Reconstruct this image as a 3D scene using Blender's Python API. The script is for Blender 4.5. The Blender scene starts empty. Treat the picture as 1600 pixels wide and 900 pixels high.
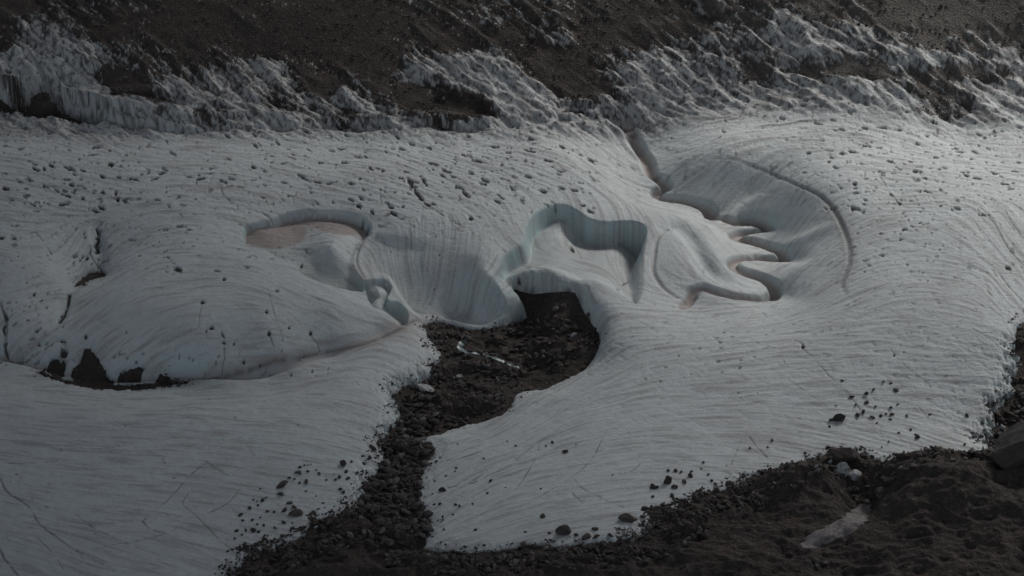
import bpy, math, random
import numpy as np
from mathutils import Vector

R = math.radians
scene = bpy.context.scene
rng = np.random.default_rng(7)
random.seed(7)

# ------------------------------------------------------------------ camera
PITCH, HFOV, DIST = R(28.0), R(25.0), 361.0
CAM = np.array([0.0, -DIST*math.cos(PITCH), DIST*math.sin(PITCH)])
cd = bpy.data.cameras.new("camera"); cam = bpy.data.objects.new("camera", cd)
scene.collection.objects.link(cam); scene.camera = cam
cam.location = CAM; cam.rotation_euler = (math.pi/2-PITCH, 0, 0)
cd.sensor_width = 36; cd.angle = HFOV; cd.clip_start = 1; cd.clip_end = 6000

# ------------------------------------------------------------------ light
SUN_EL, SUN_AZ = R(46), R(38)         # azimuth clockwise from +Y: behind the glacier, to the right
world = bpy.data.worlds.new("World"); scene.world = world; world.use_nodes = True
wn = world.node_tree.nodes; wl = world.node_tree.links
bg = wn["Background"]; sky = wn.new("ShaderNodeTexSky"); sky.sky_type = 'NISHITA'
sky.sun_disc = False; sky.sun_elevation = SUN_EL; sky.sun_rotation = SUN_AZ
sky.dust_density = 4.0; sky.air_density = 1.0; sky.ozone_density = 1.0; sky.altitude = 2500
hs = wn.new('ShaderNodeHueSaturation'); hs.inputs['Saturation'].default_value = .5; wl.new(sky.outputs[0], hs.inputs['Color']); wl.new(hs.outputs[0], bg.inputs[0]); bg.inputs[1].default_value = 0.07
sd = bpy.data.lights.new("sun", 'SUN'); sun = bpy.data.objects.new("sun", sd)
scene.collection.objects.link(sun)
sd.energy = 3.6; sd.angle = R(24); sd.color = (1.0, 0.965, 0.92)
to_sun = Vector((math.sin(SUN_AZ)*math.cos(SUN_EL), math.cos(SUN_AZ)*math.cos(SUN_EL), math.sin(SUN_EL)))
sun.rotation_euler = to_sun.to_track_quat('Z', 'Y').to_euler()
scene.view_settings.view_transform = 'Standard'; scene.view_settings.look = 'None'
scene.view_settings.exposure = 0.12; scene.view_settings.gamma = 1.0

# ------------------------------------------------------------------ trace <-> ground
# The outlines of the channels were measured on a 1600 x 900 plan; W() gives the ground point of a plan point at height z
TX = math.tan(HFOV/2)
fw = np.array([0, math.cos(PITCH), -math.sin(PITCH)]); up = np.array([0, math.sin(PITCH), math.cos(PITCH)])
def W(px, py, z):
    px, py, z = np.broadcast_arrays(np.asarray(px, float), np.asarray(py, float), np.asarray(z, float))
    a = (px-800)/800*TX; b = -(py-450)/800*TX
    dy = fw[1]+b*up[1]; dz = fw[2]+b*up[2]
    t = (z-CAM[2])/dz
    return CAM[0]+t*a, CAM[1]+t*dy
def project(x, y, z):
    vy, vz = y-CAM[1], z-CAM[2]
    d = vy*fw[1]+vz*fw[2]; u = vy*up[1]+vz*up[2]
    return 800+x/d/TX*800, 450-u/d/TX*800

# ------------------------------------------------------------------ numpy noise
PERM = rng.permutation(512).astype(np.int32)
ANG = rng.uniform(0, 2*np.pi, 512).astype(np.float32)
GXT, GYT = np.cos(ANG), np.sin(ANG)
def perlin(x, y, seed=0):
    x = x.astype(np.float32)+seed*17.31; y = y.astype(np.float32)+seed*9.17
    xf, yf = np.floor(x), np.floor(y); xi, yi = xf.astype(np.int32), yf.astype(np.int32)
    fx, fy = x-xf, y-yf
    def g(ix, iy, dx, dy):
        h = PERM[(PERM[ix & 511]+iy+seed*31) & 511]
        return GXT[h]*dx+GYT[h]*dy
    u = fx*fx*fx*(fx*(fx*6-15)+10); v = fy*fy*fy*(fy*(fy*6-15)+10)
    a = g(xi, yi, fx, fy); b = g(xi+1, yi, fx-1, fy); c = g(xi, yi+1, fx, fy-1); d = g(xi+1, yi+1, fx-1, fy-1)
    return 1.5*((a+(b-a)*u)*(1-v)+(c+(d-c)*u)*v)
def fbm(x, y, octs=4, seed=0, gain=.5):
    s = 0; a = 1; n = 0
    for o in range(octs):
        s = s+a*perlin(x*2**o, y*2**o, seed+o); n += a; a *= gain
    return s/n
def ridged(x, y, octs=4, seed=0):
    s = 0; a = 1; n = 0
    for o in range(octs):
        s = s+a*(1-2*np.abs(perlin(x*2**o, y*2**o, seed+o))); n += a; a *= .5
    return s/n
def sstep(a, b, x):
    t = np.clip((x-a)/(b-a), 0, 1); return t*t*(3-2*t)

# ------------------------------------------------------------------ terrain grid (x, y in metres)
NU, NV = 1640, 1420
pyr = np.linspace(1035, -250, NV)
_, yr = W(800, pyr, 0)
yr = yr.astype(np.float64)
hw = 1.2*TX*np.sqrt((yr-CAM[1])**2+CAM[2]**2)
U = np.linspace(-1, 1, NU)
X = (U[None, :]*hw[:, None]); Y = np.repeat(yr[:, None], NU, 1)

# large shape of the glacier: (plan x, plan y, height in m)
MACRO = [
 (-300,-250,36),(0,-250,36),(400,-250,35),(800,-250,36),(1200,-250,38),(1600,-250,40),(1900,-250,42),
 (-300,0,21),(0,0,20),(400,0,20),(800,0,20),(1200,0,22),(1600,0,23),(1900,0,24),
 (-300,110,12),(0,110,12),(200,110,12.5),(400,130,10),(620,120,11),(850,120,11),(1000,130,10.5),(1150,120,12),(1300,110,14),(1450,115,14),(1600,110,14),(1900,110,15),
 (0,172,6.5),(150,195,6.2),(300,210,6.2),(530,205,5.6),(740,205,6),(850,190,6.6),(950,190,6),(1000,230,3.4),(1180,160,9.4),(1300,160,10.6),(1480,180,9),(1600,190,9.2),
 (0,225,6),(150,240,6),(300,240,5.8),(450,240,5.6),(600,240,5.6),(750,240,5.8),(880,240,6),
 (-300,300,5),(60,300,4.8),(250,310,5),(400,310,4.6),(550,300,4.8),(700,300,4.9),(850,290,4.9),(950,290,3.8),
 (0,400,3),(70,420,2.2),(150,400,.2),(140,430,-.8),(210,400,2.2),(300,400,3.2),(400,420,2.8),(480,450,1.8),
 (110,480,-1.6),(30,500,-.6),(0,555,-4.5),(60,560,-5),(180,460,1.6),(300,450,2.5),(420,480,1.6),(520,480,.6),(600,500,-1.8),
 (180,520,-1.2),(300,525,-.2),(420,530,-1.2),(520,520,-1.8),
 (190,595,-5.6),(300,592,-5.6),(420,582,-5.3),(520,550,-4.4),(600,520,-3.4),
 (0,620,-4.4),(150,640,-4.6),(300,630,-4.1),(450,620,-3.9),(550,580,-3.4),(620,540,-3.1),(655,520,-3.4),
 (430,355,2.4),(530,350,2.4),(500,400,2.0),(560,430,.2),(600,400,.6),(640,460,-1.9),(690,490,-3.8),(740,512,-4.6),
 (700,372,3.0),(620,362,3.0),(760,405,2.4),(700,430,.2),(782,450,-.2),(770,490,-3.6),(800,497,-5.0),(820,480,-4.2),
 (870,318,4.0),(960,340,3.0),(1010,350,2.8),(820,360,3.4),(900,400,1.6),(860,440,1.0),(960,440,.8),
 (1040,350,2.6),(1080,340,2.2),(1060,400,.8),(1130,400,1.0),(1040,450,-.6),(1110,450,-.4),
 (1000,270,2.6),(1050,310,1.0),(1110,340,-.4),(1180,360,-1.1),(1200,400,-1.5),(1190,440,-2.1),(1200,470,-2.3),(1090,470,-1.6),
 (1070,250,5.4),(1150,250,6.2),(1250,290,5.6),(1310,330,5.0),(1335,400,3.4),(1310,460,1.4),(1170,300,1.9),(1240,360,.7),(1250,430,-.5),
 (1400,300,6.6),(1500,300,7.6),(1600,310,7.8),(1900,300,9),(1420,400,4.6),(1520,400,5.6),(1600,430,4.6),
 (1000,500,-.4),(940,500,-.6),(1150,520,-1.2),(1300,540,-.6),(1450,520,1.6),(1560,540,1.6),(1750,560,1),
 (900,600,-3.2),(1050,620,-3.6),(1250,640,-4),(1420,640,-3.4),(1520,640,-3.2),(1700,660,-4),
 (820,680,-5.2),(950,720,-5.6),(1100,720,-5.8),(1250,700,-5.6),(1400,710,-5.4),(1520,700,-5.2),(1700,740,-5),
 (720,720,-6.4),(700,800,-7.4),(850,820,-7.4),(980,820,-7.2),(1100,770,-6.9),
 (860,530,-2.4),(760,600,-5.6),(700,600,-6),(650,650,-6.4),(630,720,-7.2),(620,800,-8),
 (560,650,-4.6),(540,700,-5.4),(450,800,-7.2),(540,760,-6.8),(300,750,-5.6),(100,750,-5.4),(-300,700,-4),
 (0,900,-7.6),(200,900,-8),(380,890,-8.6),(600,900,-8.9),(900,900,-8.6),(1200,900,-8),(1600,900,-7),(1900,900,-6.5),
 (-300,1035,-10),(200,1035,-10.5),(800,1035,-11),(1400,1035,-10),(1900,1035,-9),
]
m = np.array(MACRO, float); cx, cy = W(m[:, 0], m[:, 1], m[:, 2]); cz = m[:, 2]
def tps_fit(x, y, z, reg=4.0):
    n = len(x); d2 = (x[:, None]-x)**2+(y[:, None]-y)**2
    K = .5*d2*np.log(d2+1e-9)+reg*np.eye(n); P = np.c_[np.ones(n), x, y]
    A = np.block([[K, P], [P.T, np.zeros((3, 3))]]); return np.linalg.solve(A, np.r_[z, 0, 0, 0])
def tps_eval(c, x, y, X, Y):
    out = (c[-3]+c[-2]*X+c[-1]*Y)
    for i in range(len(x)):
        d2 = (X-x[i])**2+(Y-y[i])**2
        out += c[i]*.5*d2*np.log(d2+1e-9)
    return out
coef = tps_fit(cx, cy, cz)
# evaluated on every 2nd vertex, filled in between (the surface is smooth)
Xs, Ys = X[::3, ::3], Y[::3, ::3]
Zs = tps_eval(coef, cx, cy, Xs, Ys)
def upsample(A, shape, step):
    r = np.arange(shape[0])/step; c = np.arange(shape[1])/step
    def ax(A, t, axis):
        n = A.shape[axis]; i = np.clip(np.floor(t).astype(int), 0, n-2); f = t-i
        f = np.clip(f, 0, 1.9)
        im, i1, i2 = np.clip(i-1, 0, n-1), i+1, np.clip(i+2, 0, n-1)
        T = lambda k: np.take(A, k, axis)
        sh = [1, 1]; sh[axis] = -1; f = f.reshape(sh)
        a, b, c_, d = T(im), T(i), T(i1), T(i2)
        return b+.5*f*(c_-a+f*(2*a-5*b+4*c_-d+f*(3*(b-c_)+d-a)))
    return ax(ax(A, r, 0), c, 1)
S0 = upsample(Zs, X.shape, 3)
PX, PY = project(X, Y, S0)
MX, MY = PX*.1, PY*.21                 # plan in metres
UB = np.interp(PX, [-300, 850, 950, 1040, 1100, 1350, 1450, 1520, 1600, 1900], [203, 200, 200, 190, 165, 158, 178, 184, 170, 160])   # where the broken upper ice begins

def smooth_poly(pts, closed=False, sub=5):
    p = np.array(pts, float)
    if closed: q = np.vstack([p[-1], p, p[0], p[1]])
    else: q = np.vstack([2*p[0]-p[1], p, 2*p[-1]-p[-2]])
    out = []
    for i in range(1, len(q)-2):
        a, b, c, d = q[i-1], q[i], q[i+1], q[i+2]
        for t in np.arange(sub)/sub:
            out.append(b+.5*t*(c-a+t*(2*a-5*b+4*c-d+t*(3*(b-c)+d-a))))
    if not closed: out.append(p[-1])
    return np.array(out)
def window(pts, pad):
    """slices of the grid that contain the plan points with a margin"""
    x0, x1, y0, y1 = pts[:, 0].min()-pad, pts[:, 0].max()+pad, pts[:, 1].min()-pad*.6, pts[:, 1].max()+pad*.6
    px, py = PX[::8, ::8], PY[::8, ::8]
    mk = (px > x0-10) & (px < x1+10) & (py > y0-10) & (py < y1+10)
    r = np.where(mk.any(1))[0]*8; c = np.where(mk.any(0))[0]*8
    if len(r) == 0 or len(c) == 0: return slice(0, 1), slice(0, 1)
    return slice(max(r[0]-8, 0), r[-1]+9), slice(max(c[0]-8, 0), c[-1]+9)
def line_dist(pts, sl, vals=None):
    """distance in m to a polyline of plan points, with interpolated extra value"""
    x, y = MX[sl], MY[sl]; best = np.full(x.shape, 1e9); bv = np.zeros(x.shape); sd_ = np.zeros(x.shape)
    n = len(pts); cum = 0
    for i in range(n-1):
        ax, ay, bx, by = pts[i, 0]*.1, pts[i, 1]*.21, pts[i+1, 0]*.1, pts[i+1, 1]*.21
        ex, ey = bx-ax, by-ay; L2 = ex*ex+ey*ey+1e-9
        t = np.clip(((x-ax)*ex+(y-ay)*ey)/L2, 0, 1)
        dx, dy = x-ax-t*ex, y-ay-t*ey; d = dx*dx+dy*dy
        k = d < best; best = np.where(k, d, best)
        if vals is not None: bv = np.where(k, vals[i]+(vals[i+1]-vals[i])*t, bv)
        sd_ = np.where(k, np.sign(ex*dy-ey*dx), sd_)
    return np.sqrt(best), bv, sd_
def inside(pts, sl):
    x, y = MX[sl], MY[sl]; ins = np.zeros(x.shape, bool); n = len(pts)
    for i in range(n):
        x1, y1 = pts[i, 0]*.1, pts[i, 1]*.21; x2, y2 = pts[(i+1) % n, 0]*.1, pts[(i+1) % n, 1]*.21
        if y1 == y2: continue
        ins ^= ((y1 > y) != (y2 > y)) & (x < (x2-x1)*(y-y1)/(y2-y1)+x1)
    return ins
def sdf(pts, sl):
    d, _, _ = line_dist(np.vstack([pts, pts[:1]]), sl); ins = inside(pts, sl)
    return np.where(ins, d, -d)
FULL = (slice(None), slice(None))
def field(ctrl, sigma=60, base=None):
    """smooth blend of control values (plan x, plan y, value)"""
    st = 4; px, py = PX[::st, ::st], PY[::st, ::st]
    num = 0; den = 1e-9
    if base is not None: den = .12+px*0; num = base*.12
    for c in ctrl:
        s = c[3] if len(c) > 3 else sigma
        w = np.exp(-((px-c[0])**2+(1.8*(py-c[1]))**2)/(2*s*s)); num = num+w*c[2]; den = den+w
    if base is None:
        num = 0; den = 0
        for c in ctrl:
            w = 1/(((px-c[0])**2+(1.8*(py-c[1]))**2)+sigma**2*.05)**1.6; num = num+w*c[2]; den = den+w
    return upsample(num/den, PX.shape, st)
def blob(px, py, rx, ry, ang=0):
    c, s = math.cos(R(ang)), math.sin(R(ang)); dx, dy = PX-px, PY-py
    a = (dx*c+dy*s)/rx; b = (-dx*s+dy*c)/ry
    return np.exp(-(a*a+b*b))

def blur(a, k):
    for ax in (0, 1):
        for _ in range(2):
            c = np.cumsum(np.concatenate([np.repeat(np.take(a, [0], ax), k+1, ax), a, np.repeat(np.take(a, [-1], ax), k, ax)], ax), axis=ax)
            a = (np.take(c, range(2*k+1, c.shape[ax]), ax)-np.take(c, range(0, c.shape[ax]-2*k-1), ax))/(2*k+1)
    return a
S = S0.copy()
blue = np.zeros_like(S); dust = np.zeros_like(S); silt = np.zeros_like(S); grit = np.zeros_like(S)
warp3 = fbm(X/.55, Y/.8, 2, 47, .7); warp1 = fbm(X/7, Y/9, 3, 40)*.9; warp2 = fbm(X/2.2, Y/2.8, 3, 44)

# ------------------------------------------------------------------ cut basins
def basin(poly, depth, wfar, wnear=None, jag=0.0, sub=4):
    p = smooth_poly(poly, True, sub); sl = window(p, 60)
    d = sdf(p, sl)+warp2[sl]*jag
    w = wfar if wnear is None else wnear
    if wnear is not None:
        # far edge steep, near edge gentle: weight with the position in the basin
        y0, y1 = p[:, 1].min(), p[:, 1].max(); k = np.clip((PY[sl]-y0)/(y1-y0), 0, 1)
        w = wfar+(wnear-wfar)*k
    f = sstep(0, 1, d/w)
    S[sl] -= depth*f if np.isscalar(depth) else depth[sl]*f
    # clean ice on the cut face
    face = np.exp(-((d-w*.5)/(w*.6+.3))**2); blue[sl] = np.maximum(blue[sl], face*.8)
    return sl, d
def on_surface(px, py, Z):
    zs = np.linspace(30, -14, 500); xs, ys = W(px, py, zs)
    r = np.clip(np.round(np.interp(ys, yr, np.arange(NV))).astype(int), 0, NV-1); c_ = np.clip(np.round((xs/hw[r]+1)/2*(NU-1)).astype(int), 0, NU-1)
    i = np.where(Z[r, c_] >= zs)[0]; i = i[0] if len(i) else 300
    return float(xs[i]), float(ys[i])
def hollow(rim, floor, jag=.05, bl=.8, reg=.5):
    """rim: closed outline (plan x, plan y, width of the wall in m); floor: (plan x, plan y, height)"""
    q = smooth_poly(rim, True, 4); w_ = np.clip(q[:, 2], .3, 9)
    P2 = np.array([on_surface(a[0], a[1], S) for a in q])
    x0, x1, y0, y1 = P2[:, 0].min()-2, P2[:, 0].max()+2, P2[:, 1].min()-2, P2[:, 1].max()+2
    r = np.where((yr > y0) & (yr < y1))[0]; sub = X[r[0]:r[-1]+1]; c_ = np.where(((sub > x0) & (sub < x1)).any(0))[0]
    sl = (slice(r[0], r[-1]+1), slice(c_[0], c_[-1]+1)); x, y = X[sl], Y[sl]
    best = np.full(x.shape, 1e9); wv = np.zeros(x.shape); ins = np.zeros(x.shape, bool); n = len(P2)
    for i in range(n):
        (ax, ay), (bx, by) = P2[i], P2[(i+1) % n]; ex, ey = bx-ax, by-ay; L2 = ex*ex+ey*ey+1e-9
        t = np.clip(((x-ax)*ex+(y-ay)*ey)/L2, 0, 1); d = (x-ax-t*ex)**2+(y-ay-t*ey)**2; k = d < best
        best = np.where(k, d, best); wv = np.where(k, w_[i]+(w_[(i+1) % n]-w_[i])*t, wv)
        if ay != by: ins ^= ((ay > y) != (by > y)) & (x < (bx-ax)*(y-ay)/(by-ay)+ax)
    d = np.where(ins, np.sqrt(best), -np.sqrt(best))+warp2[sl]*jag
    wv = blur(wv.astype(np.float32), 3)
    f_ = np.array(floor, float); fx, fy = W(f_[:, 0], f_[:, 1], f_[:, 2]); cf = tps_fit(fx, fy, f_[:, 2], reg); FZ = tps_eval(cf, fx, fy, x, y)
    k = sstep(0, 1, d/wv); drop = S[sl]-FZ
    S[sl] = S[sl]-drop*k
    blue[sl] = np.maximum(blue[sl], bl*np.clip(np.abs(drop)/2, 0, 1)*4*k*(1-k)/np.clip(wv, 1, 9))
    return sl, k
# the deep scalloped basin in the middle: fluted far wall, bench below it, notch at its right
hollow([(781,430,1.0),(782,408,.9),(790,394,1.0),(805,384,1.6),(816,376,1.6),(820,352,1.2),(838,329,1.0),(865,317,.8),(893,321,.8),(918,338,.8),(943,344,.8),(984,343,.8),(1010,353,1.2),
        (1010,385,2.6),(1007,418,2.8),(1008,450,2.4),(996,474,1.2),(978,462,1.0),(960,452,3.0),(930,440,5),(905,440,5),(860,428,4),(810,434,3)],
       [(795,425,-.9),(800,410,-.6),(825,385,-.2),(835,405,-.2),(850,352,.6),(872,347,1.4),(890,352,.8),(900,375,-1.0),(870,370,.9),(850,385,.5),(915,386,-1.4),(955,386,-1.6),(965,380,-.9),(960,400,-.8),(940,410,-.6),
        (980,392,-2.6),(990,400,-3.0),(980,420,-2.4),(968,440,-1.8),(996,440,-2.2),(995,466,-1.7),(900,400,-.2),(860,420,-.1),(905,430,-.4),(830,430,-.8),(940,440,-.6)], .06, .9)
# left basin: two silt pans, a mound between them, low bank towards the viewer
pan_sl, pan_k = hollow([(378,360,.7),(384,348,.5),(425,340,.5),(445,331,.5),(475,326,.6),(525,327,.6),(562,334,.7),(580,347,.8),(581,361,1.2),(567,378,1.4),(557,400,1.6),(559,418,1.6),(570,436,1.2),(572,452,1.0),
        (556,454,.5),(525,447,.5),(487,435,.5),(468,424,.45),(462,408,.5),(434,401,.45),(416,390,.45),(390,383,.4),(379,373,.5)],
       [(392, 362, 1.3), (405, 375, 1.2), (405, 360, 1.7), (430, 352, 1.2), (450, 372, 1.1), (440, 388, 1.0), (480, 341, 1.5), (535, 342, 1.3), (572, 354, 0.9), (470, 372, 1.1), (500, 362, 2.4), (530, 372, 2.9), (515, 385, 3.0), (500, 410, 0.5), (480, 400, 0.6), (540, 395, 1.4), (552, 400, 0.4), (550, 425, -0.5), (520, 430, -0.6), (490, 420, 0.0), (562, 442, -1.6)], .05, .5, .2)
hollow([(567,437,.4),(600,434,.5),(613,448,.6),(606,466,.5),(624,470,.8),(640,488,1.0),(632,503,.6),(619,499,.4),(600,484,.4),(581,476,.4),(571,456,.4)],
       [(575,450,-1.8),(585,478,-3.4),(612,488,-4),(625,500,-4.2),(606,455,-2.2),(603,475,-3.0),(590,456,-1.2),(588,466,-1.6),(620,482,-3.6)], .05, .7, .2)
hollow([(583,364,1.2),(620,364,1.8),(660,368,2.4),(700,376,2.6),(735,390,2.6),(762,408,2.2),(777,430,1.6),(784,452,1.2),(800,480,2),(790,500,2.5),(760,512,2.5),(715,508,2.5),(670,498,2.5),(640,485,2.0),(618,455,1.4),(602,430,1.2),(575,428,1.0),(563,412,.9),(563,390,.9)],
       [(592,374,1.6),(640,378,1.7),(700,388,2.35),(745,412,1.7),(768,440,.2),(600,405,.3),(650,415,-.1),(700,425,.2),(740,450,-.9),(640,445,-2.0),(690,465,-2.8),(735,480,-4.2),(775,478,-3.6),(612,435,-1.5),(660,485,-4.0),(715,503,-4.9),(785,497,-4.9),(575,405,.4),(580,425,-.3)], .05, .35, .3)
S += .9*blob(1060,412,26,30,-12)-.8*blob(1104,326,30,12,10)-1.2*blob(1188,345,34,12,12)-1.3*blob(1232,395,30,12,10)-1.3*blob(1222,452,34,16,8)+.8*blob(1250,375,60,8,-25)+.7*blob(1240,425,60,9,-28)+.7*blob(1150,330,60,8,-32)

# ------------------------------------------------------------------ channels cut by meltwater
def channel(pts, depth, half, soft=1.0, jag=.15, wet=0, bl=.6, shift=True):
    """pts: (plan x, plan y of the floor, scale)"""
    q = [(p[0], p[1]-(8.8*depth*(p[2] if len(p) > 2 else 1) if shift else 0), p[2] if len(p) > 2 else 1.0) for p in pts]
    q = smooth_poly(q, False, 5); sl = window(q, 40+10*(half+soft))
    d, v, s = line_dist(q, sl, q[:, 2]); d = d+warp2[sl]*jag
    f = 1-sstep(half*.35, half+soft, d)
    S[sl] -= depth*v*f
    fl = (d < half*.6)*v
    blue[sl] = np.maximum(blue[sl], bl*np.clip(f*(1-f)*4, 0, 1)*v)
    if wet: silt[sl] = np.maximum(silt[sl], wet*(1-sstep(half*.6, half+.35, d)))
    return sl, d
channel([(975,196,.3),(984,215,.7),(998,240,1),(1012,262,1),(1018,280,1),(1034,292,1),(1040,303,1),(1024,311,1),(1040,319,1),(1070,322,1),(1088,326,1),
         (1108,336,1.1),(1114,347,1),(1150,357,1),(1170,350,1.1),(1194,356,1.2),(1200,364,1.1),(1160,372,.9),(1148,378,.9),(1172,386,1),(1205,396,1.1),(1226,408,1.2),
         (1205,414,1.1),(1160,412,.9),(1144,420,.9),(1160,434,1),(1192,446,1.2),(1211,462,1.3),(1196,476,1.1),(1160,473,.9),(1130,466,.8),(1100,455,.7),(1084,462,.8),(1076,478,.9),(1068,480,.3)],
        1.4, .85, .6, .25, wet=.9, bl=.3)
channel([(632,500,.5),(660,500,.6),(700,512,.7),(722,524,.7)], .5, .2, .6, .1, bl=.3)
channel([(580,364,.5),(566,378,.9),(557,400,1),(558,416,.9),(569,434,.6)], .3, .08, .3, .05, wet=.4, bl=.2)
# the long gully under the left dome
channel([(-260,520,1),(-100,540,1),(0,560,1),(60,573,1),(110,588,1.2),(190,598,1.4),(250,593,1.4),(310,592,1.2),(380,592,1),(430,582,.8),(480,562,.6),(540,546,.5),(600,522,.5),(640,500,.4)],
        1.3, .9, 2.0, .25, wet=.55, bl=.2)
channel([(1040,358,.5),(1060,360,.9),(1078,378,1.1),(1092,402,1.1),(1106,424,.9),(1130,440,.5)], 1.0, .3, 2.2, .05, bl=.3)
channel([(1042,357,.6),(1028,372,.8),(1022,400,1),(1021,428,1),(1036,452,.8),(1058,466,.5)], .5, .12, .5, .04, bl=.2, wet=.35)
# the dark groove round the right bowl
channel([(1060,262,.1),(1120,246,.35),(1160,252,.5),(1200,268,.8),(1240,285,1),(1280,303,1.2),(1300,323,1.3),(1315,350,1.3),(1326,380,1.2),(1327,410,.9),(1316,440,.8),(1322,458,.4)],
        .26, .14, .6, .03, shift=False, bl=.2)
# valley behind the main plateau
channel([(-250,150,1),(-60,165,1),(0,172,1),(70,182,1.1),(150,196,1.1),(230,206,1),(300,212,1),(400,207,.8),(460,204,.5),(530,206,.7),(640,204,.6),(740,208,.7),(850,195,.5),(940,190,.6),(975,205,.8)],
        1.4, .6, 1.8, .35, bl=.15)
# left crack valley with blocks
channel([(152,350,.5),(150,372,.8),(158,396,1),(150,420,1.1),(125,436,1.1),(112,455,.7),(100,480,.8),(92,505,.6),(25,555,.5)], .8, .35, 1.2, .35, bl=.3)
channel([(30,555,.5),(55,545,.7),(90,530,.8),(108,540,.8),(100,565,.8)], .7, .2, .8, .3)

# steep steps at the upper ice edge: lifted, broken blocks behind the valley line
def step(pts, height, w, run):
    """raises the ice behind (above) a line"""
    q = smooth_poly(pts, False, 5); sl = window(q, 260); d, v, s = line_dist(q, sl, q[:, 2]); d = d*np.where(s < 0, 1, -1)+warp2[sl]*.35
    f = sstep(-.1, w, d)*(1-sstep(run*.3, run, d)); S[sl] += height*v*f
    blue[sl] = np.maximum(blue[sl], .55*v*np.exp(-((d-w*.5)/(w*.7))**2))
step([(-420,135,.6),(-200,142,.7),(0,155,1),(50,165,1),(100,175,.8),(160,190,1.0),(220,200,1),(290,206,.9),(330,204,.6),(380,204,.7),(440,200,.3)], 2.4, 1.1, 9)
step([(640,200,.2),(655,196,.8),(690,193,1),(725,200,.8),(745,202,.2)], 1.5, .5, 5)
step([(180,150,.3),(250,150,.5),(330,170,.5),(380,160,.4),(430,160,.2)], 1.2, .7, 5)

# ------------------------------------------------------------------ bare ground: where the ice ends
Dp = lambda x, y, D: (x, y-8.8*D)
RAV = [Dp(664,506,.8), Dp(692,503,.8), Dp(735,514,1), Dp(762,509,1), Dp(792,496,1.2), Dp(800,492,1.5), Dp(823,483,2.2), Dp(814,470,3.2), Dp(803,457,3.2),
       Dp(832,459,3.2), Dp(868,457,3.2), Dp(898,458,3.0), (912,455), (928,478), (938,500), (932,520), (906,545), (872,562), (842,577), (822,584), (810,596), (802,615), (792,632),
       (760,642), (720,650), (690,661), (646,682), (678,692), (665,715), (651,736), (656,756), (650,772), (662,790), (654,800), (674,806), (668,830), (664,848),
       (700,855), (760,857), (830,848), (872,852), (905,846), (960,842), (990,832), (1008,826), (1030,800), (1062,790), (1090,775), (1125,765), (1145,755), (1180,742), (1232,729), (1270,717), (1300,704),
       (1342,706), (1378,722), (1420,717), (1462,713), (1532,712), (1540,684), (1552,662), (1566,650), (1560,632), (1578,606), (1588,570), (1594,540), (1592,512),
       (1620,480), (1720,440), (1990,420), (2300,1300), (-300,1300), (250,960), (345,902), (368,880), (400,858), (452,846), (500,812), (540,798), (560,780), (574,752), (588,722),
       (600,702), (592,682), (608,662), (624,642), (620,620), (614,602), (628,590), (652,583), (672,573), (676,560), (690,551), (682,536), (672,522)]
rav = smooth_poly(RAV, True, 3)
d_rav = -sdf(rav, FULL)                       # positive on the ice
jagf = field([(620,700,1.0),(600,640,.9),(450,860,1.6),(540,790,1.4),(400,850,1.6),(1010,800,1.6),(1100,760,1.3),(1300,710,1.0),(1400,715,1.0),(1540,640,1.5),(1580,560,1.0),
               (700,540,.8),(930,510,.1),(850,570,.15),(760,640,.2),(660,800,.25),(870,845,.4),(820,480,.15),(780,510,.25),(740,520,.3),(860,460,.05),(900,470,.05),(680,690,.3)], 45, .65)
jn = fbm(X/1.6, Y/2.6, 4, 60, .6)
jn2 = fbm(X/.7, Y/.9, 3, 66, .7)
d_rav = d_rav+jn*jagf*1.9+jn2*jagf*1.1
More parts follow.
